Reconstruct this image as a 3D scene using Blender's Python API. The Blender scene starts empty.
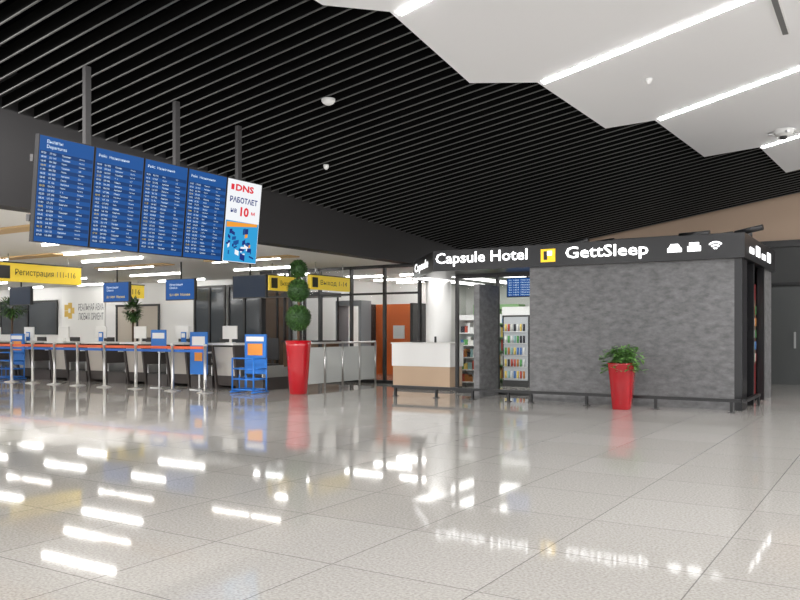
import bpy, bmesh, math, random
from mathutils import Vector, Matrix
random.seed(4)
R = math.radians
scn = bpy.context.scene
scn.view_settings.view_transform = 'Standard'

# ------------------------------------------------------------ materials
MATS = {}
def mat(name, col, rough=0.5, metal=0.0, emit=None, es=0.0, spec=0.5, noise=0.0, nscale=8.0, stretch=(1,1,1), coat=0.0, bump=0.0):
    if name in MATS: return MATS[name]
    m = bpy.data.materials.new(name); m.use_nodes = True
    nt = m.node_tree; p = nt.nodes['Principled BSDF']
    p.inputs['Base Color'].default_value = (*col, 1)
    p.inputs['Roughness'].default_value = rough
    p.inputs['Metallic'].default_value = metal
    p.inputs['Specular IOR Level'].default_value = spec
    p.inputs['Coat Weight'].default_value = coat
    if emit:
        p.inputs['Emission Color'].default_value = (*emit, 1)
        p.inputs['Emission Strength'].default_value = es
    if noise > 0:
        tc = nt.nodes.new('ShaderNodeTexCoord'); mp = nt.nodes.new('ShaderNodeMapping')
        mp.inputs['Scale'].default_value = stretch
        nz = nt.nodes.new('ShaderNodeTexNoise'); nz.inputs['Scale'].default_value = nscale
        nz.inputs['Detail'].default_value = 6; nz.inputs['Roughness'].default_value = 0.65
        cr = nt.nodes.new('ShaderNodeValToRGB')
        cr.color_ramp.elements[0].position = 0.3; cr.color_ramp.elements[1].position = 0.7
        cr.color_ramp.elements[0].color = (*[c*(1-noise) for c in col], 1)
        cr.color_ramp.elements[1].color = (*[min(1, c*(1+noise)) for c in col], 1)
        nt.links.new(tc.outputs['Object'], mp.inputs[0]); nt.links.new(mp.outputs[0], nz.inputs['Vector'])
        nt.links.new(nz.outputs['Fac'], cr.inputs[0]); nt.links.new(cr.outputs[0], p.inputs['Base Color'])
        if bump:
            b = nt.nodes.new('ShaderNodeBump'); b.inputs['Strength'].default_value = bump; b.inputs['Distance'].default_value = .02
            nt.links.new(nz.outputs['Fac'], b.inputs['Height']); nt.links.new(b.outputs[0], p.inputs['Normal'])
    MATS[name] = m; return m

def emis(name, col, s):
    return mat(name, (0.0,0.0,0.0), 0.35, emit=col, es=s, spec=.15)

def glass_mat(name, tint=(1,1,1), refl=0.12):
    m = bpy.data.materials.new(name); m.use_nodes = True
    nt = m.node_tree; nt.nodes.clear()
    o = nt.nodes.new('ShaderNodeOutputMaterial'); mx = nt.nodes.new('ShaderNodeMixShader')
    t = nt.nodes.new('ShaderNodeBsdfTransparent'); g = nt.nodes.new('ShaderNodeBsdfGlossy')
    t.inputs[0].default_value = (*tint,1); g.inputs['Roughness'].default_value = 0.02
    fr = nt.nodes.new('ShaderNodeLayerWeight'); fr.inputs['Blend'].default_value = refl
    nt.links.new(fr.outputs['Fresnel'], mx.inputs[0]); nt.links.new(t.outputs[0], mx.inputs[1])
    nt.links.new(g.outputs[0], mx.inputs[2]); nt.links.new(mx.outputs[0], o.inputs[0])
    return m

def floor_mat():
    m = bpy.data.materials.new('polished_granite_tiles'); m.use_nodes = True
    nt = m.node_tree; p = nt.nodes['Principled BSDF']; L = nt.links.new
    g = nt.nodes.new('ShaderNodeNewGeometry')
    br = nt.nodes.new('ShaderNodeTexBrick'); br.offset = 0.0; br.squash = 1.0
    br.inputs['Scale'].default_value = 1.0; br.inputs['Brick Width'].default_value = 0.9
    br.inputs['Row Height'].default_value = 0.9; br.inputs['Mortar Size'].default_value = 0.004
    br.inputs['Mortar Smooth'].default_value = 0.2
    br.inputs['Color1'].default_value = (0.56,0.54,0.51,1); br.inputs['Color2'].default_value = (0.51,0.49,0.46,1)
    br.inputs['Mortar'].default_value = (0.26,0.25,0.24,1)
    L(g.outputs['Position'], br.inputs['Vector'])
    nz = nt.nodes.new('ShaderNodeTexNoise'); nz.inputs['Scale'].default_value = 60; nz.inputs['Detail'].default_value = 3
    L(g.outputs['Position'], nz.inputs['Vector'])
    cr = nt.nodes.new('ShaderNodeValToRGB')
    cr.color_ramp.elements[0].position = .35; cr.color_ramp.elements[0].color = (.78,.77,.76,1)
    cr.color_ramp.elements[1].position = .62; cr.color_ramp.elements[1].color = (1.06,1.06,1.06,1)
    L(nz.outputs['Fac'], cr.inputs[0])
    mx = nt.nodes.new('ShaderNodeMix'); mx.data_type='RGBA'; mx.blend_type='MULTIPLY'; mx.inputs[0].default_value = 1
    L(br.outputs['Color'], mx.inputs[6]); L(cr.outputs[0], mx.inputs[7]); L(mx.outputs[2], p.inputs['Base Color'])
    p.inputs['Roughness'].default_value = 0.05
    p.inputs['Specular IOR Level'].default_value = 0.34
    return m

# ------------------------------------------------------------ builder
class B:
    def __init__(s, name, loc=(0,0,0), rz=0, extra=None):
        s.bm = bmesh.new(); s.mats = []; s.name = name; s.loc = loc; s.rz = rz; s.X = Matrix.Identity(4); s.smooth=set()
    def mi(s, m):
        if m not in s.mats: s.mats.append(m)
        return s.mats.index(m)
    def face(s, pts, m, sm=False):
        vs = [s.bm.verts.new(s.X @ Vector(p)) for p in pts]
        f = s.bm.faces.new(vs); f.material_index = s.mi(m); f.smooth = sm; return f
    def hexa(s, p, m):
        vs = [s.bm.verts.new(s.X @ Vector(q)) for q in p]
        for idx in ((0,3,2,1),(4,5,6,7),(0,1,5,4),(1,2,6,5),(2,3,7,6),(3,0,4,7)):
            f = s.bm.faces.new([vs[i] for i in idx]); f.material_index = s.mi(m)
    def box(s, x0,x1,y0,y1,z0,z1,m):
        s.hexa([(x0,y0,z0),(x1,y0,z0),(x1,y1,z0),(x0,y1,z0),(x0,y0,z1),(x1,y0,z1),(x1,y1,z1),(x0,y1,z1)], m)
    def prism(s, poly, z0, z1, m, top=None, zf=None):
        zf = zf or (lambda x,y:0)
        a = [s.bm.verts.new(s.X @ Vector((x,y,z0+zf(x,y)))) for x,y in poly]
        b = [s.bm.verts.new(s.X @ Vector((x,y,z1+zf(x,y)))) for x,y in poly]
        f=s.bm.faces.new(a[::-1]); f.material_index=s.mi(m)
        f=s.bm.faces.new(b); f.material_index=s.mi(top or m)
        n=len(poly)
        for i in range(n):
            f=s.bm.faces.new((a[i],a[(i+1)%n],b[(i+1)%n],b[i])); f.material_index=s.mi(m)
    def prismx(s, poly, x0, x1, m):
        a = [s.bm.verts.new(s.X @ Vector((x0,y,z))) for y,z in poly]
        b = [s.bm.verts.new(s.X @ Vector((x1,y,z))) for y,z in poly]
        for f in (s.bm.faces.new(a[::-1]), s.bm.faces.new(b)): f.material_index=s.mi(m)
        n=len(poly)
        for i in range(n):
            f=s.bm.faces.new((a[i],a[(i+1)%n],b[(i+1)%n],b[i])); f.material_index=s.mi(m)
    def lathe(s, prof, m, c=(0,0), n=24, power=2.0, closed=True):
        rings=[]
        for r,z in prof:
            ring=[]
            for i in range(n):
                a=2*math.pi*i/n; ca,sa=math.cos(a),math.sin(a)
                k=(abs(ca)**power+abs(sa)**power)**(-1/power)
                ring.append(s.bm.verts.new(s.X @ Vector((c[0]+r*k*ca,c[1]+r*k*sa,z))))
            rings.append(ring)
        for a,b in zip(rings,rings[1:]):
            for i in range(n):
                f=s.bm.faces.new((a[i],a[(i+1)%n],b[(i+1)%n],b[i])); f.material_index=s.mi(m); f.smooth=True
        if closed:
            f=s.bm.faces.new(rings[0][::-1]); f.material_index=s.mi(m)
            f=s.bm.faces.new(rings[-1]); f.material_index=s.mi(m)
    def tube(s, p, q, r, m, n=10, r2=None):
        p=Vector(p); q=Vector(q); d=(q-p).normalized(); r2=r if r2 is None else r2
        u=d.orthogonal().normalized(); v=d.cross(u)
        A=[];Bv=[]
        for i in range(n):
            a=2*math.pi*i/n; o=u*math.cos(a)+v*math.sin(a)
            A.append(s.bm.verts.new(s.X@(p+o*r))); Bv.append(s.bm.verts.new(s.X@(q+o*r2)))
        for i in range(n):
            f=s.bm.faces.new((A[i],A[(i+1)%n],Bv[(i+1)%n],Bv[i])); f.material_index=s.mi(m); f.smooth=True
        f=s.bm.faces.new(A[::-1]); f.material_index=s.mi(m); f=s.bm.faces.new(Bv); f.material_index=s.mi(m)
    def ball(s, c, r, m, sub=3, jitter=0, sc=(1,1,1)):
        res=bmesh.ops.create_icosphere(s.bm, subdivisions=sub, radius=1)
        for v in res['verts']:
            k=r*(1+random.uniform(-jitter,jitter))
            v.co = s.X @ Vector((c[0]+v.co.x*k*sc[0],c[1]+v.co.y*k*sc[1],c[2]+v.co.z*k*sc[2]))
        fs=set(f for v in res['verts'] for f in v.link_faces)
        for f in fs: f.material_index=s.mi(m); f.smooth=True
    def text(s, txt, org, m, ex=(1,0,0), ez=(0,0,1), width=None, height=None, size=1.0, ext=0.0, bold=0.0, line=1.0):
        cu=bpy.data.curves.new('t','FONT'); cu.body=txt; cu.resolution_u=2; cu.size=1; cu.extrude=0; cu.space_line=line; cu.offset=bold
        ob=bpy.data.objects.new('t',cu); scn.collection.objects.link(ob)
        dg=bpy.context.evaluated_depsgraph_get(); me=ob.evaluated_get(dg).to_mesh()
        co=[v.co.copy() for v in me.vertices]
        if not co: bpy.data.objects.remove(ob); return
        x0=min(c.x for c in co);x1=max(c.x for c in co);y0=min(c.y for c in co);y1=max(c.y for c in co)
        sx=width/(x1-x0) if width else None; sy=height/(y1-y0) if height else None
        if sx is None and sy is None: sx=sy=size
        if sx is None: sx=sy
        if sy is None: sy=sx
        ex=Vector(ex).normalized(); ez=Vector(ez).normalized(); org=Vector(org); nn=ex.cross(ez)
        vs=[s.bm.verts.new(s.X@(org+ex*(c.x-x0)*sx+ez*(c.y-y0)*sy+nn*ext)) for c in co]
        for p in me.polygons:
            try:
                f=s.bm.faces.new([vs[i] for i in p.vertices]); f.material_index=s.mi(m)
            except ValueError: pass
        ob.to_mesh_clear(); bpy.data.objects.remove(ob)
    def done(s, bevel=0.0):
        me=bpy.data.meshes.new(s.name); s.bm.to_mesh(me); s.bm.free()
        for m in s.mats: me.materials.append(m)
        ob=bpy.data.objects.new(s.name, me); scn.collection.objects.link(ob)
        ob.location=s.loc; ob.rotation_euler=(0,0,s.rz)
        if bevel>0:
            md=ob.modifiers.new('bevel','BEVEL'); md.width=bevel; md.segments=2; md.limit_method='ANGLE'
        return ob

def zc(x,y): return 6.237+0.155*x-0.0574*y

black=mat('black_satin',(.012,.012,.013),.35)
blackm=mat('black_matte',(.005,.005,.005),.9,spec=.1)
white=mat('white_paint',(.85,.85,.84),.5)
steel=mat('brushed_steel',(.62,.62,.62),.28,1.0)
dark=mat('dark_grey_panel',(.035,.034,.035),.45)
letter=emis('lit_letter_white',(1,1,1),3.0)
yellow=mat('yellow_sign',(.85,.62,.05),.5,emit=(.9,.66,.05),es=.2)
concrete=mat('grey_plaster',(.17,.17,.174),.65,noise=.34,nscale=6,stretch=(1,1,2.0),bump=.3)
G1=glass_mat('clear_glass',(.95,.97,.97),.10)
G2=glass_mat('smoky_glass',(.55,.58,.6),.25)

# ------------------------------------------------------------ floor
b=B('floor'); b.box(-40,14,-10,30,-.1,0,floor_mat()); b.done()

# ------------------------------------------------------------ black slatted ceiling
slat=mat('dark_metal_slat',(.12,.12,.118),.5)
deck=mat('black_void',(.002,.002,.003),1.0,spec=0.0)
XL=-10.2
b=B('ceiling')
b.hexa([(XL-.4,-4,zc(XL,-4)+.55),(10,-4,zc(10,-4)+.55),(10,22.2,zc(10,22.2)+.55),(XL-.4,22.2,zc(XL,22.2)+.55),
        (XL-.4,-4,zc(XL,-4)+.6),(10,-4,zc(10,-4)+.6),(10,22.2,zc(10,22.2)+.6),(XL-.4,22.2,zc(XL,22.2)+.6)],deck)
b.done()
b=B('ceiling_slats')
y=-3.6
while y<21.75:
    t=.0095; hh=.012
    b.hexa([(XL,y-t,zc(XL,y)),(9.5,y-t,zc(9.5,y)),(9.5,y+t,zc(9.5,y)),(XL,y+t,zc(XL,y)),
            (XL,y-t,zc(XL,y)+hh),(9.5,y-t,zc(9.5,y)+hh),(9.5,y+t,zc(9.5,y)+hh),(XL,y+t,zc(XL,y)+hh)],slat)
    b.hexa([(XL,y-.008,zc(XL,y)+hh),(9.5,y-.008,zc(9.5,y)+hh),(9.5,y+.008,zc(9.5,y)+hh),(XL,y+.008,zc(XL,y)+hh),
            (XL,y-.008,zc(XL,y)+.15),(9.5,y-.008,zc(9.5,y)+.15),(9.5,y+.008,zc(9.5,y)+.15),(XL,y+.008,zc(XL,y)+.15)],blackm)
    y+=.235
for x in (-9,-7,-5,-3,-1,1):
    b.hexa([(x-.02,-3.6,zc(x,-3.6)+.15),(x+.02,-3.6,zc(x,-3.6)+.15),(x+.02,21.7,zc(x,21.7)+.15),(x-.02,21.7,zc(x,21.7)+.15),
            (x-.02,-3.6,zc(x,-3.6)+.18),(x+.02,-3.6,zc(x,-3.6)+.18),(x+.02,21.7,zc(x,21.7)+.18),(x-.02,21.7,zc(x,21.7)+.18)],blackm)
b.done()

wceil=mat('white_ceiling_panel',(.86,.86,.87),.6)
strip=emis('ceiling_light_strip',(1,1,1),36)
edge=[(-7.2,-3.5),(-6.9,1.6),(-6.3,2.0),(-6.15,4.3),(-5.55,4.8),(-5.45,7.1),(-4.97,7.73),(-5.15,10.1),(-4.42,10.8),(-4.25,13.4),(-3.5,13.7),(-3.26,16.5),(-2.3,16.8),(-2.1,19.2),(9.8,19.2),(9.8,-3.5)]
b=B('ceiling_white_panels')
b.prism(edge[::-1],-.045,-.003,wceil,zf=zc)
b.done()
b=B('ceiling_strip_light')
for x0,y0,sl in ((-6.15,1.9,-.13),(-5.4,4.85,-.13),(-4.9,7.83,-.13),(-4.35,10.85,-.13),(-3.42,13.70,-.2),(-2.25,16.84,-.2)):
    x1=9.3; P=[]
    for lo in (-.058,-.046):
        for x,dy in ((x0,-.045),(x1,-.045),(x1,.045),(x0,.045)):
            yy=y0+sl*(x-x0)+dy; P.append((x,yy,zc(x,yy)+lo))
    b.hexa(P,strip)
b.done()
for (x,y,off,r) in ((-6.94,9.17,0,.10),(-8.6,11.3,0,.05),(-3.13,11.9,-.046,.05)):
    b=B('smoke_detector',(x,y,zc(x,y)+off))
    b.lathe([(r,-.0),(r,-.03),(r*.8,-.06),(r*.35,-.085)][::-1],white)
    b.done()
b=B('ceiling_camera',(-1.8,16.1,zc(-1.8,16.1)-.046))
b.lathe([(.05,-.12),(.13,-.1),(.17,-.05),(.17,-.01),(.2,0)],white); b.ball((0,0,-.12),.07,dark,2)
for a in range(4):
    an=a*math.pi/2+.4; b.tube((.15*math.cos(an),.15*math.sin(an),-.06),(.27*math.cos(an),.27*math.sin(an),-.08),.025,steel)
b.done()
x=-1.3
b=B('ceiling_air_diffuser'); 
dgrey=mat('diffuser_grey',(.18,.18,.18),.5)
for (o,ww,mm) in ((-.06,.025,white),(-.035,.02,dgrey),(-.015,.03,dgrey),(.015,.02,dgrey),(.035,.025,white)):
    b.hexa([(x+o,8.2,zc(x,8.2)-.065),(x+o+ww,8.2,zc(x,8.2)-.065),(x+o+ww,11.85,zc(x,11.85)-.065),(x+o,11.85,zc(x,11.85)-.065),
            (x+o,8.2,zc(x,8.2)-.046),(x+o+ww,8.2,zc(x,8.2)-.046),(x+o+ww,11.85,zc(x,11.85)-.046),(x+o,11.85,zc(x,11.85)-.046)],mm)
b.done()

# adjustable spotlights hung below the slats, washing the check-in floor
for (x,y) in ((-9.2,3.0),(-8.2,2.6),(-7.4,3.2),(-9.4,.8),(-7.8,.6)):
    z=zc(x,y)-.25
    b=B('ceiling_added_fill_housing',(x,y,z)); b.tube((0,0,.05),(0,0,.25),.015,dark,8); b.tube((.0,-.12,.05),(0,.06,-.01),.08,dark,16); b.done()
    L=bpy.data.lights.new('spot','SPOT'); L.energy=900; L.spot_size=R(75); L.spot_blend=.8; L.shadow_soft_size=.12; L.color=(1,.98,.95)
    o=bpy.data.objects.new('ceiling_added_fill_lamp',L); scn.collection.objects.link(o); o.location=(x,y+.12,z-.03)
    tgt=Vector((-11.5+(x+8.5)*1.5,11.0,0)); o.rotation_euler=(tgt-o.location).to_track_quat('-Z','Y').to_euler()

# ------------------------------------------------------------ bulkhead
b=B('wall_bulkhead')
b.hexa([(XL-.35,-4,3.0),(XL,-4,3.0),(XL,22,3.0),(XL-.35,22,3.0),
        (XL-.35,-4,zc(XL,-4)+.55),(XL,-4,zc(XL,-4)+.55),(XL,22,zc(XL,22)+.55),(XL-.35,22,zc(XL,22)+.55)],mat('bulkhead_dark',(.022,.021,.022),.55))
b.done()

# ------------------------------------------------------------ far walls
tan=mat('tan_wall',(.52,.38,.28),.6)
dg=mat('dark_wall_panel',(.05,.052,.052),.5)
b=B('wall_back')
Y=21.8
b.hexa([(-12,Y,3.5),(10,Y,3.5),(10,Y+.2,3.5),(-12,Y+.2,3.5),(-12,Y,zc(-12,Y)+.5),(10,Y,zc(10,Y)+.5),(10,Y+.2,zc(10,Y)+.5),(-12,Y+.2,zc(-12,Y)+.5)],tan)
b.box(-5,10,Y,Y+.2,0,3.5,dg)
for x in (-3.2,-2.0,-.8,.4):
    b.box(x,x+.05,Y-.04,Y,0,3.4,black)
b.box(-5,10,Y-.06,Y,2.45,2.52,black); b.box(-5,10,Y-.08,Y,3.4,3.56,black)
b.done()
b=B('door_1',(-2.6,Y-.045,0)); b.box(-.55,.55,0,.04,0,2.4,mat('door_grey',(.08,.085,.085),.4)); b.box(.4,.44,-.06,0,.9,1.3,steel); b.done()

# ------------------------------------------------------------ check-in hall
cw=mat('hall_ceiling_white',(.86,.85,.82),.6)
b=B('ceiling_check_in_hall'); b.box(-40,XL-.35,-4,24,3.0,3.1,cw); b.box(XL-.35,-5.95,19.2,24,3.0,3.1,cw); b.done()
wood=mat('warm_wood_baffle',(.62,.42,.20),.5)
b=B('ceiling_wood_baffles')
for y in (4.6,7.6,10.6,13.6):
    for x in (-34,-30,-26,-22,-18,-14):
        b.box(x,x+2.6,y,y+.4,2.97,2.999,wood)
b.done()
ls=emis('hall_strip_light',(1,.98,.95),20)
b=B('hall_strip_light')
for j,y in enumerate((3.4,6.2,8.0,9.4,10.8,12.2,13.9,16.0,18.2)):
    for i in range(6):
        x=-14.0-4.2*i-(j%3)*1.3
        b.box(x,x+2.1,y,y+.04,2.955,2.999,ls)
for y in (20,21.6,23):  # extra strips, added to brighten the room behind the glass partition
    for x in (-14.5,-12.5,-10.5): b.box(x,x+1.4,y,y+.05,2.955,2.999,ls)
b.done()

hw=mat('hall_wall_white',(.84,.84,.83),.55)
b=B('wall_check_in_back')
Y=19.0
b.box(-40,-15.3,Y,Y+.15,0,3.0,hw)
b.box(-15.45,-15.3,Y+.15,23.9,0,3.0,hw)
b.box(-15.45,-5.9,23.9,24.05,0,3.0,hw)
b.done()
b=B('wall_left'); b.box(-38.2,-38,-4,19,0,3.0,hw); b.done()
wind=mat('dark_window_glass',(.05,.06,.07),.1)
def xpx(px,Yp):
    s=(px-400)/800; return (s*.848*Yp-.53*Yp)/(.848+.53*s)
n=1
for (p0,p1,z0,z1,mm) in ((2,58,1.2,2.45,wind),(118,160,.2,2.2,mat('beige_panel',(.5,.45,.38),.5)),(196,226,.2,2.75,wind),(230,262,.2,2.75,wind),(265,292,.2,2.75,mat('brown_panel',(.16,.09,.05),.5))):
    xa,xb=xpx(p0,Y),xpx(p1,Y)
    b=B('window_%d'%n if mm is wind else 'wall_panel'); 
    if mm is wind: n+=1
    b.box(xa,xb,Y-.04,Y-.002,z0,z1,mm)
    for xx in (xa,(xa+xb)/2,xb): b.box(xx-.04,xx+.04,Y-.07,Y-.0405,z0,z1,black)
    b.box(xa-.04,xb+.04,Y-.08,Y-.0405,z1-.001,z1+.07,black); b.done()
xa,xb=xpx(63,Y),xpx(106,Y)
b=B('advertising_poster',(0,Y-.03,0)); b.box(xa,xb,-.02,0,.9,2.92,mat('poster_white',(.9,.9,.88),.4))
gold=mat('poster_gold',(.75,.5,.1),.5); ptx=mat('poster_text',(.1,.1,.12),.5)
b.text('РЕАЛЬНАЯ АВИА\nЛЮБЫХ ОРИЕНТ',(xa+1.0,-.025,1.75),ptx,width=(xb-xa)*.58,height=.6)
for k in range(5):
    a=k*2*math.pi/5
    b.box(xa+.45+.2*math.cos(a)-.11,xa+.45+.2*math.cos(a)+.11,-.03,-.021,2.1+.2*math.sin(a)-.11,2.1+.2*math.sin(a)+.11,gold)
b.done()

def glasswall(name,x0,x1,Yw,step,h=3.0,doorz=2.25,g=G1):
    b=B(name,(0,Yw,0)); n=max(1,round((x1-x0)/step)); st=(x1-x0)/n
    for i in range(n+1): b.box(x0+i*st-.03,x0+i*st+.03,-.05,.05,0,h-.001,black)
    b.box(x0,x1,-.05,.05,doorz,doorz+.05,black); b.box(x0,x1,-.05,.05,0,.08,black); b.box(x0,x1,-.05,.05,h-.08,h-.002,black)
    b.face([(x0,0,.08),(x1,0,.08),(x1,0,h-.1),(x0,0,h-.1)],g); return b.done()
glasswall('glass_partition',-15.2,-10.05,17.0,1.03)
b=B('glass_partition',(-15.2,0,0))
for y in (17.1,18.0,18.9): b.box(-.03,.03,y-.03,y+.03,0,2.99,black)
b.face([(0,17,.05),(0,19,.05),(0,19,2.95),(0,17,2.95)],G2); b.done()
orange=mat('orange_panel',(.75,.16,.03),.5)
b=B('orange_partition',(-12.9,20.6,0)); b.box(-.85,.75,0,.15,0,2.15,orange); b.box(.75,.85,-.6,.15,0,2.15,dark); b.box(-.95,-.85,-.6,.15,0,2.15,dark)
b.box(-.2,.2,-.03,-.002,1.1,1.5,white); b.done()
b=B('security_booth',(-14.4,18.2,0)); b.box(-.7,.7,-.4,.4,0,1.0,mat('booth_brown',(.2,.12,.07),.5)); b.box(-.75,.75,-.45,.45,1.001,1.06,black)
for sx in(-.7,.66):
    for sy in(-.4,.36): b.box(sx,sx+.04,sy,sy+.04,1.06,2.3,black)
b.box(-.75,.75,-.45,.45,2.3,2.42,black); b.done()
sg=mat('scanner_grey',(.30,.31,.33),.4)
b=B('walkthrough_scanner',(-13.4,18.9,0)); b.box(-.45,-.35,-.25,.25,0,2.05,sg); b.box(.35,.45,-.25,.25,0,2.05,sg); b.box(-.45,.45,-.25,.25,2.051,2.2,sg); b.done()

# ------------------------------------------------------------ departures board
lb=emis('screen_blue',(.010,.085,.31),1.0); wt=emis('screen_text_white',(.75,.88,1),1.1)
hdr=emis('screen_header_blue',(.006,.045,.17),1.0); wscr=emis('screen_white',(.9,.92,.95),1.0)
redt=emis('screen_red',(.75,.03,.05),1.0); orat=emis('screen_orange',(.9,.35,.04),1.0); cyan=emis('screen_cyan',(.03,.35,.7),1.0); navy=emis('screen_navy',(.01,.03,.2),1.0)
ylt=emis('screen_yellow',(.9,.7,.1),1.0)
cities=['Москва','Анталья','Сочи','Казань','Самара','Ташкент','Дубай','Омск','Норильск','Сургут','Пермь','Бангкок','Минск','Уфа','Тюмень','Баку']
W=.745
b=B('departures_board',(-8.28,5.48,2.93),R(90))
b.X=Matrix.Rotation(R(6),4,'X')
for i in range(5):
    x0=i*W+.006; x1=(i+1)*W-.006
    b.box(x0,x1,0,.07,-.61,.61,black)
    b.box(x0+.012,x1-.012,-.004,-.0005,-.598,.598,lb if i<4 else wscr)
    if i<4:
        if i==0: b.text('Вылеты\nDepartures',(x0+.1,-.008,.455),wt,height=.11)
        else:
            b.text('Рейс  Назначение',(x0+.05,-.008,.5),wt,width=.45,height=.035)
        for r in range(21):
            z=.40-r*.0465
            if r%2==0: b.face([(x0+.02,-.0055,z-.012),(x1-.02,-.0055,z-.012),(x1-.02,-.0055,z+.033),(x0+.02,-.0055,z+.033)],hdr)
            t='%02d:%02d'%(random.randint(0,23),random.choice(range(0,60,5)))
            b.text(t,(x0+.035,-.008,z),ylt if r%5==3 else wt,height=.021)
            b.text('%s %d'%(random.choice(['SU','U6','DP','S7','UT','5N']),random.randint(100,999)),(x0+.14,-.008,z),wt,height=.021)
            b.text(random.choice(cities),(x0+.30,-.008,z),wt,height=.021)
            b.text(random.choice(['%d'%random.randint(101,124),'Регистр','Посадка']),(x0+.53,-.008,z),wt,height=.018)
    else:
        b.box(x0+.08,x0+.14,-.008,-.005,.45,.53,redt)
        b.text('DNS',(x0+.17,-.008,.44),redt,width=.38,height=.1,bold=.04)
        b.text('РАБОТАЕТ',(x0+.07,-.008,.27),navy,width=.58,height=.085,bold=.03)
        b.text('на',(x0+.1,-.008,.12),navy,width=.12,height=.06,bold=.02)
        b.text('10',(x0+.3,-.008,.08),redt,width=.18,height=.14,bold=.04)
        b.text('м',(x0+.53,-.008,.12),redt,width=.08,height=.05,bold=.02)
        b.face([(x0+.02,-.006,-.59),(x1-.02,-.006,-.59),(x1-.02,-.006,.0),(x0+.02,-.006,.0)],cyan)
        b.face([(x0+.04,-.007,-.10),(x1-.05,-.007,-.04),(x1-.05,-.007,.0),(x0+.04,-.007,-.02)],orat)
        for _ in range(34):
            a0=random.uniform(.05,.56); c0=random.uniform(-.57,-.18); ww=random.uniform(.03,.12); h2=random.uniform(.02,.10)
            e=random.uniform(-.03,.03); k=.0075+_*.0001
            b.face([(x0+a0,-k,c0),(x0+a0+ww,-k,c0+e),(x0+a0+ww,-k,c0+e+h2),(x0+a0,-k,c0+h2)],random.choice((navy,navy,navy,wscr,wscr,cyan,orat,lb,lb)))
b.box(0,5*W,.08,.14,.3,.38,dark); b.box(0,5*W,.08,.14,-.38,-.3,dark)
b.X=Matrix.Identity(4)
for x in (.80,2.23,3.45):
    top=zc(-8.45,5.5+x)-2.93-.012
    b.box(x-.04,x+.04,.14,.20,-.4,top,dark)
    b.box(x-.09,x+.09,.10,.22,.28,.4,dark)
b.done()

# ------------------------------------------------------------ hanging yellow signs
def hsign(loc,L,h,txt,rz=90,mm=yellow,hang=None):
    b=B('hanging_direction_sign',loc,R(rz)); b.box(-L/2,L/2,-.05,.05,-h/2,h/2,mm)
    b.box(-L/2-.02,L/2+.02,-.055,.055,h/2,h/2+.03,dark)
    b.box(-L/2+.06,-L/2+h*.8,-.056,-.0505,-h*.35,h*.35,black)
    b.text(txt,(-L/2+h*1.1,-.056,-h*.22),black,width=L-h*1.5,height=h*.42)
    for x in (-L*.35,L*.35): b.tube((x,0,h/2),(x,0,3.0-loc[2]),.012,steel,6)
    b.done()
hsign((-16.4,10.95,2.6),2.1,.40,'Регистрация 111-116')
hsign((-21.3,17.3,2.62),1.4,.42,'111-116')
hsign((-13.03,15.3,2.50),1.0,.36,'Выход A')
hsign((-12.0,15.9,2.5),1.6,.34,'Выход 1-14')

def hscreen(x,y,z,w,h,mm,rz=0):
    b=B('hanging_counter_screen',(x,y,z),R(rz)); b.box(-w/2,w/2,0,.08,-h/2,h/2,black)
    b.box(-w/2+.02,w/2-.02,-.005,-.0005,-h/2+.02,h/2-.02,mm)
    if mm is lb:
        b.text('Регистрация\nCheck-in',(-w*.35,-.009,.02),wt,height=h*.25)
        b.text('SU 1404  Москва',(-w*.35,-.009,-h*.3),ylt,width=w*.7,height=h*.12)
    b.tube((0,.04,h/2),(0,.04,3.0-z),.02,dark,8); b.done()
dscr=emis('screen_dark',(.02,.03,.05),1.0)
for px,mm in ((20,dscr),(116,lb),(180,lb),(249,dscr)):
    x=xpx(px,13.6); hscreen(x,13.6,2.33,1.0,.52,mm)

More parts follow.
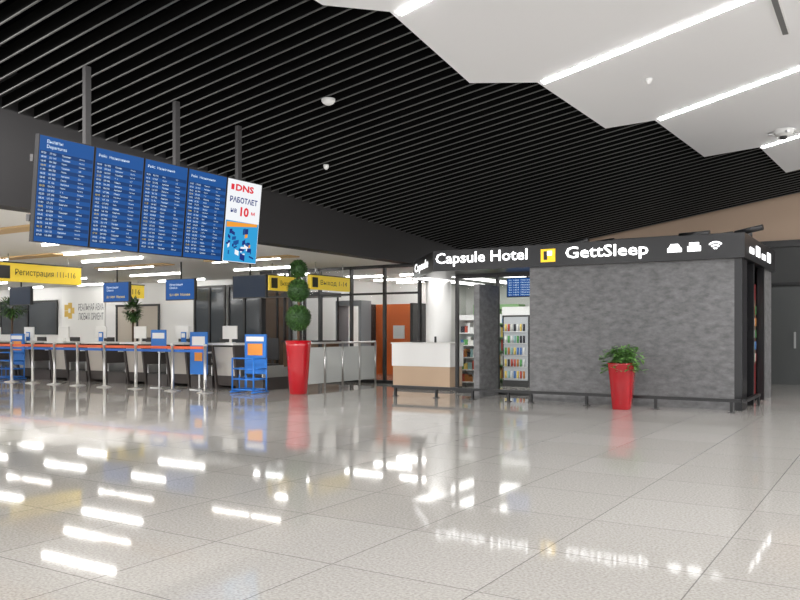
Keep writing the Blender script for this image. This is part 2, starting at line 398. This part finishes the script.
# ------------------------------------------------------------ check-in desks
dfront=mat('desk_front_light',(.52,.49,.45),.4); dside=mat('desk_side_dark',(.06,.05,.048),.4); dtop=mat('desk_top_white',(.80,.80,.78),.3)
dblue=mat('blue_plastic',(.02,.17,.58),.4)
bag=mat('conveyor_rubber',(.03,.03,.03),.6)
for k,x in enumerate((-12.95,-14.5,-16.0,-17.5,-19.05,-20.6,-22.2)):
    b=B('check_in_counter',(x,13.4,0))
    b.prismx([(0,.0),(.7,.0),(.7,1.0),(-.12,1.0),(-.12,.93)],-.46,-.40,dside)
    b.prismx([(0,.0),(.7,.0),(.7,1.0),(-.12,1.0),(-.12,.93)],.20,.26,dside)
    b.prismx([(.05,.08),(.11,.08),(-.03,.96),(-.09,.96)],-.40,.20,dfront)
    b.prismx([(.035,.08),(.05,.08),(.015,.30),(0,.30)],-.40,.20,dside)
    b.box(-.40,.20,.12,.68,.06,.10,dside)
    b.box(-.50,.30,-.2,.35,1.001,1.05,dtop)
    b.box(-.50,.30,.35,.75,.78,.82,dtop)
    b.box(-.32,.12,.1,.13,1.14,1.44,dtop); b.box(-.31,.11,.131,.135,1.16,1.42,dscr); b.box(-.12,-.06,.11,.14,1.05,1.14,dtop); b.box(-.18,0,.05,.2,1.051,1.065,dtop)
    if k%2==1:
        b.box(.10,.26,-.12,-.1,1.06,1.30,dblue); b.box(.12,.24,-.125,-.121,1.17,1.27,white)
    b.box(.30,1.0,.0,1.5,.0,.28,dside); b.box(.34,.96,-.05,1.5,.281,.30,bag); b.box(.28,.33,.0,1.5,.281,.5,steel); b.box(.97,1.0,.0,1.5,.281,.5,steel)
    b.done(bevel=.004)
    b=B('office_chair',(x-.1,14.75,0))
    for a in range(5):
        an=a*2*math.pi/5; b.tube((0,0,.09),(.27*math.cos(an),.27*math.sin(an),.05),.02,dark,6); b.ball((.27*math.cos(an),.27*math.sin(an),.03),.03,dark,1)
    b.tube((0,0,.08),(0,0,.46),.025,steel,8); b.box(-.23,.23,-.22,.22,.46,.53,dark); b.box(-.21,.21,.2,.25,.62,1.15,dark); b.box(-.03,.03,.22,.26,.48,.65,dark); b.done(bevel=.02)
b=B('baggage_belt_housing',(0,16.4,0)); b.box(-30,-15.6,-.3,.3,0,.55,mat('belt_housing_grey',(.35,.35,.36),.4)); b.box(-30,-15.6,-.25,.25,.551,.57,bag)
for x in range(-29,-15,2): b.box(x,x+.05,-.32,-.3001,0,.56,steel)
b.done()

bpost=mat('poster_orange',(.80,.30,.05),.5)
def sizer(x,y,rz=0):
    b=B('luggage_sizer',(x,y,0),R(rz)); m=dblue; w=.3;d=.2
    for sx in(-w,w):
        for sy in(-d,d): b.tube((sx,sy,.03),(sx,sy,.75),.018,m,8)
        b.tube((sx,-d-.06,.03),(sx,d+.06,.03),.02,m,8)
    for z in (.08,.30,.52,.74):
        b.tube((-w,-d,z),(w,-d,z),.015,m,8); b.tube((-w,d,z),(w,d,z),.015,m,8); b.tube((-w,-d,z),(-w,d,z),.015,m,8); b.tube((w,-d,z),(w,d,z),.015,m,8)
    for sx in(-.1,.1): b.tube((sx,-d,.08),(sx,d,.08),.012,m,6); b.tube((sx,-d,.08),(sx,-d,.4),.012,m,6)
    b.box(-w,w,d-.02,d+.02,.40,1.25,m); b.box(-w+.09,w-.09,d-.026,d-.0205,.80,1.05,bpost); b.box(-w+.05,w-.05,d-.03,d-.0265,1.1,1.2,white)
    b.done()
sizer(-11.75,12.75); sizer(-20.6,12.9); sizer(-22.1,12.9)
b=B('info_stand',(-13.35,12.85,0)); b.box(-.02,.02,0,.03,0,1.0,steel); b.box(-.2,.2,-.1,.15,0,.02,steel); b.box(-.27,.27,-.02,-.001,.35,1.3,dblue); b.box(-.2,.2,-.025,-.0205,1.0,1.2,white); b.box(-.12,.12,-.025,-.0205,.65,.85,bpost); b.done()
b=B('info_stand',(-14.6,12.8,0)); b.box(-.02,.02,0,.03,0,1.0,steel); b.box(-.2,.2,-.1,.15,0,.02,steel); b.box(-.25,.25,-.02,-.001,.9,1.35,dblue); b.box(-.2,.2,-.025,-.0205,1.15,1.28,white); b.done()

# barrier posts and belts
beltor=mat('belt_orange',(.80,.15,.06),.6); beltbl=mat('belt_blue',(.03,.15,.55),.6)
px=[-12.6,-13.6,-14.8,-15.9,-16.9,-17.8,-18.7,-19.6,-20.5,-21.4]
b=B('queue_barrier',(0,12.3,0))
for i,x in enumerate(px):
    b.lathe([(.18,0),(.18,.015),(.06,.035),(.035,.05),(.035,.98),(.045,.985),(.045,1.03),(.02,1.04)],steel,c=(x,0),n=16)
    if i: 
        b.box(x+.03,px[i-1]-.03,-.003,.003,.93,.99,beltor)
        b.box(x+.03,px[i-1]-.03,-.003,.003,.86,.915,beltbl)
b.done()

fg=mat('frosted_glass',(.60,.62,.61),.25)
b=B('glass_railing',(-11.3,14.1,0))
for i in range(5): b.tube((0,i*.7,0),(0,i*.7,1.05),.025,steel,10)
b.tube((0,0,1.05),(0,2.8,1.05),.025,steel,10)
for i in range(4): b.box(-.008,.008,i*.7+.05,i*.7+.65,.12,.95,fg)
b.done()

# ------------------------------------------------------------ plants
red=mat('red_gloss_ceramic',(.42,.008,.015),.15,coat=.4)
leafA=mat('leaf_green',(.07,.17,.035),.5,noise=.5,nscale=20); leafB=mat('leaf_dark',(.03,.08,.02),.6); soil=mat('soil',(.05,.03,.02),.9); trunk=mat('trunk_brown',(.12,.07,.04),.8)
def leaf(b,p,d,L,w,m):
    d=Vector(d).normalized(); side=d.cross(Vector((0,0,1)))
    if side.length<.1: side=Vector((1,0,0))
    side.normalize(); p=Vector(p)
    up=side.cross(d)
    b.face([p,p+d*L*.5+side*w/2+up*L*.06,p+d*L,p+d*L*.5-side*w/2+up*L*.06],m)
b=B('topiary_tree_in_red_planter',(-10.7,13.1,0))
b.lathe([(.17,0),(.19,.02),(.225,.5),(.26,1.0),(.28,1.12),(.25,1.12),(.24,1.05)],red,n=32)
b.lathe([(.02,1.06),(.235,1.07)],soil,n=24,closed=False)
b.tube((0,0,1.05),(0.02,0,2.6),.03,trunk,8)
for z,r in ((1.60,.285),(2.17,.25),(2.62,.19)):
    b.ball((0,0,z),r*.86,leafB,3,.08)
    for i in range(int(5200*r)):
        v=Vector((random.gauss(0,1),random.gauss(0,1),random.gauss(0,1))).normalized()
        leaf(b,Vector((0,0,z))+v*r*random.uniform(.78,.9),v+Vector((random.uniform(-.8,.8),random.uniform(-.8,.8),random.uniform(-.6,.6))),.05,.03,random.choice((leafA,leafA,leafB)))
b.done()
b=B('potted_plant_in_red_planter',(-3.98,13.45,0))
b.lathe([(.145,0),(.15,.02),(.18,.4),(.215,.75),(.225,.78),(.2,.78),(.19,.72)],red,n=32,power=4)
b.lathe([(.02,.72),(.19,.73)],soil,n=24,closed=False)
leafC=mat('leaf_variegated',(.16,.34,.08),.45,noise=.5,nscale=30)
for i in range(170):
    a=random.uniform(0,2*math.pi); rr=random.uniform(.03,.34); h=.80+random.uniform(.0,.28)*(1-rr*.9)
    if rr>.22: h-=random.uniform(0,.2)
    base=Vector((random.uniform(-.08,.08),random.uniform(-.08,.08),.73)); tip=Vector((rr*math.cos(a),rr*math.sin(a)*.7,h))
    mid=(base+tip)/2+Vector((0,0,.1))
    b.tube(base,mid,.004,leafA,4); b.tube(mid,tip,.004,leafA,4)
    for k in range(3):
        leaf(b,tip,Vector((math.cos(a+random.uniform(-1.2,1.2)),math.sin(a+random.uniform(-1.2,1.2)),random.uniform(-.7,.5))),random.uniform(.08,.14),.055,random.choice((leafA,leafC,leafC)))
b.done()
for (x,y,rr,zt) in ((-24.2,15.2,.45,2.1),(-18.9,15.6,.24,1.95)):
    b=B('potted_tree',(x,y,0)); b.lathe([(.2,0),(.27,.6),(.25,.6)],dark,n=20); b.tube((0,0,.6),(0,0,zt),.03,trunk,8)
    for i in range(450):
        v=Vector((random.gauss(0,1),random.gauss(0,1),random.gauss(0,1))).normalized()
        leaf(b,Vector((0,0,zt))+Vector((v.x*rr,v.y*rr,v.z*.35))*random.uniform(.3,.9),v,.14,.06,random.choice((leafA,leafB)))
    b.done()

# ------------------------------------------------------------ capsule hotel
Yf=14.14; xr=-2.2; xw=-5.94
b=B('capsule_hotel_kiosk')
fas=mat('fascia_black',(.012,.012,.014),.3)
foot=[(xr+.05,Yf-.08),(xr+.05,17.8),(xw,17.8),(xw,19.1),(-9.9,19.1),(-9.9,17.0),(-9.6,15.95),(-8.0,Yf-.08)]
b.prism(foot,2.52,2.93,fas)
b.box(xw,xr-.12,Yf,Yf+.16,0.0,2.519,concrete)
b.box(xr-.12,xr,Yf,Yf+.5,0,2.519,fas)
b.box(xr-.14,xr-.02,16.7,17.8,0,2.519,concrete)
b.box(xr-.6,xr-.5,Yf+.5,16.7,0,2.519,blackm)
b.box(xr-.12,xr,15.35,15.45,0,2.519,fas); b.box(xr-.12,xr,16.6,16.7,0,2.519,fas)
b.box(xw,xr-.1,17.7,17.8,0,2.519,dg)
b.box(xw,xw+.1,Yf+.16,17.7,0,2.519,concrete)
iw=mat('interior_wall',(.7,.7,.68),.5)
b.box(-9.9,xw,19.0,19.1,0,2.519,iw); b.box(-9.9,-9.8,17.05,19.0,0,2.519,iw)
b.box(xw-.05,xw-.001,17.7,19.0,0,2.519,iw)
b.text('Capsule Hotel',(-7.93,Yf-.085,2.60),letter,width=1.98,height=.28,ext=.01,bold=.012)
b.box(-5.68,-5.40,Yf-.1,Yf-.081,2.60,2.84,mat('logo_yellow',(.9,.6,.02),.4,emit=(1,.65,.02),es=.6))
b.box(-5.62,-5.55,Yf-.106,Yf-.101,2.64,2.80,black); b.box(-5.55,-5.46,Yf-.106,Yf-.101,2.72,2.80,letter)
b.text('GettSleep',(-5.2,Yf-.085,2.58),letter,width=1.5,height=.28,ext=.01,bold=.012)
yy=Yf-.09
b.face([(-3.38,yy,2.66),(-3.14,yy,2.66),(-3.14,yy,2.73),(-3.38,yy,2.73)],letter)
b.face([(-3.36,yy,2.74),(-3.16,yy,2.74),(-3.20,yy,2.80),(-3.32,yy,2.80)],letter)
b.face([(-3.05,yy,2.66),(-2.83,yy,2.66),(-2.83,yy,2.75),(-3.05,yy,2.75)],letter)
b.face([(-3.02,yy,2.76),(-2.86,yy,2.76),(-2.86,yy,2.81),(-3.02,yy,2.81)],letter)
for r in (.05,.10,.15):
    n=8
    for i in range(n):
        a0=R(45+90*i/n); a1=R(45+90*(i+1)/n)
        b.face([(-2.6+r*math.cos(a0),yy,2.66+r*math.sin(a0)),(-2.6+r*math.cos(a1),yy,2.66+r*math.sin(a1)),(-2.6+(r-.028)*math.cos(a1),yy,2.66+(r-.028)*math.sin(a1)),(-2.6+(r-.028)*math.cos(a0),yy,2.66+(r-.028)*math.sin(a0))],letter)
b.text('Capsule',(-9.45,15.95-.09-.08,2.60),letter,ex=(1.6,-1.89,0),width=1.7,height=.24,ext=.01)
for i,y0 in enumerate((14.6,15.3,16.0,16.7)):
    b.box(xr+.051,xr+.06,y0,y0+.4,2.64,2.66+.08*(1+i%2),letter)
b.box(-7.16,-7.04,14.22,15.1,0,2.25,concrete)
for x in (-8.05,-7.1,xw-.06): b.box(x-.03,x+.03,15.16,15.24,0,2.519,black)
b.box(-8.05,xw-.001,15.17,15.23,2.44,2.518,black); b.box(-8.05,xw-.001,15.17,15.23,0,.06,black)
b.face([(-7.1,15.2,.06),(xw-.02,15.2,.06),(xw-.02,15.2,2.44),(-7.1,15.2,2.44)],G1)
b.face([(-8.0,15.2,.06),(-7.1,15.2,.06),(-7.1,15.2,2.44),(-8.0,15.2,2.44)],G1)
il=emis('interior_panel_light',(1,.98,.95),4)
for x in (-9.2,-8.2,-7.2,-6.4): b.box(x-.2,x+.2,15.6,18.5,2.505,2.5195,il)
# round support column under the canopy
b.lathe([(.3,0),(.3,2.515)],white,c=(-9.3,16.62),n=32); b.lathe([(.32,0),(.32,.1)],steel,c=(-9.3,16.62),n=32)
b.done()
b=B('rooftop_ductwork')
for i in range(14):
    x=-5.4+i*.23; y=14.6+random.uniform(0,1.2)
    b.tube((x,y,3.0),(x+random.uniform(.25,.6),y+random.uniform(-.3,.3),3.0+random.uniform(0,.08)),random.uniform(.03,.06),black,8)
b.box(-4.6,-3.4,15,16,2.931,3.06,black); b.box(-2.9,-2.4,15,15.6,2.931,3.05,black)
b.done()
b=B('wall_display_screen',(-6.5,15.32,2.02)); b.box(-.45,.4,0,.05,.0,.41,black); b.box(-.43,.38,-.004,-.0005,.02,.39,lb)
for r in range(7): b.text('SU 14%02d  Москва  12:%02d'%(r*7+3,r*7+5),(-.4,-.008,.04+r*.05),wt,height=.025,width=.7)
b.tube((0,.03,.41),(0,.03,.498),.02,dark,8)
b.done()
cols=[mat('pack_%d'%i,c,.5) for i,c in enumerate(((.5,.08,.05),(.1,.35,.1),(.8,.6,.15),(.08,.2,.5),(.8,.8,.8),(.8,.8,.75),(.5,.2,.05),(.02,.02,.03),(.3,.5,.5)))]
def shelf(x,y,w,h,lev,frame,rz=0):
    b=B('shop_shelf',(x,y,0),R(rz)); 
    b.box(-w/2,w/2,.36,.4,0,h,frame); b.box(-w/2-.03,-w/2,0,.4,0,h,frame); b.box(w/2,w/2+.03,0,.4,0,h,frame); b.box(-w/2,w/2,0,.36,h-.12,h,frame)
    for i in range(lev):
        z=.1+i*(h-.25)/lev; b.box(-w/2,w/2,0,.355,z,z+.025,frame); xx=-w/2+.02
        while xx<w/2-.1:
            ww=random.uniform(.06,.12); hh=random.uniform(.1,(h-.25)/lev-.06); b.box(xx,xx+ww,.05,.25,z+.026,z+.026+hh,random.choice(cols)); xx+=ww+.01
    b.done()
shelf(-7.0,18.5,1.1,2.0,5,white); shelf(-8.7,18.5,1.2,2.0,5,mat('shelf_green',(.25,.45,.2),.5)); shelf(-8.6,16.9,.6,1.7,5,white)
b=B('drinks_fridge',(-7.75,17.6,0)); b.box(-.35,.35,.02,.6,0,1.9,dark); b.box(-.35,.35,-.02,.019,1.7,1.9,white)
b.box(-.31,.31,.0,.019,.15,1.66,mat('fridge_inside',(.5,.52,.55),.5))
for i in range(5):
    xx=-.29
    while xx<.24:
        b.tube((xx+.035,-.01,.2+i*.28),(xx+.035,-.01,.37+i*.28),.026,random.choice(cols),8); xx+=.078
    b.box(-.31,.31,-.04,.0,.18+i*.28,.195+i*.28,steel)
b.done()
b=B('snack_vending_machine',(-2.33,16.0,0)); b.box(-.2,0,-.5,.5,.05,2.2,mat('vending_red',(.30,.02,.02),.35)); b.box(.001,.01,-.3,.4,.7,1.9,mat('vending_window',(.2,.15,.1),.3))
for i in range(5):
    for j in range(7): b.box(.011,.03,-.27+j*.095,-.2+j*.095,.75+i*.22,.9+i*.22,random.choice(cols))
b.done()

tanw=mat('light_wood_laminate',(.55,.40,.28),.45)
b=B('reception_desk',(-9.2,15.6,0))
b.box(-.74,.75,.03,.6,.0,.07,dark); b.box(-.74,.75,0,.6,.071,.52,tanw); b.box(-.76,.77,-.02,.62,.521,1.03,white); b.box(-.78,.79,-.04,.64,1.031,1.06,dtop)
b.box(-.3,-.1,.1,.3,1.061,1.1,dark); b.box(.3,.34,.1,.14,1.061,1.2,black)
b.done(bevel=.005)
b=B('low_bench_rail',(0,13.75,0))
b.box(-8.76,-2.15,-.04,.04,.17,.22,black)
for x in (-8.7,-7.75,-6.95,-6.2,-5.75,-4.7,-3.5,-2.3): b.box(x-.02,x+.02,-.03,.03,0,.17,black); b.box(x-.05,x+.05,-.05,.05,0,.012,black)
b.box(-2.14,-2.08,.041,1.6,.17,.22,black); b.box(-2.13,-2.09,1.5,1.55,0,.17,black)
b.done()

# ------------------------------------------------------------ world + camera
w=bpy.data.worlds.new('world'); scn.world=w; w.use_nodes=True
bg=w.node_tree.nodes['Background']; bg.inputs[0].default_value=(1,.99,.98,1); bg.inputs[1].default_value=2.15
cam=bpy.data.cameras.new('camera'); co=bpy.data.objects.new('camera',cam); scn.collection.objects.link(co)
co.location=(0,0,1.3); co.rotation_euler=(R(90),0,R(32)); cam.sensor_width=36; cam.lens=36; cam.shift_y=.04; cam.clip_end=200
scn.camera=co
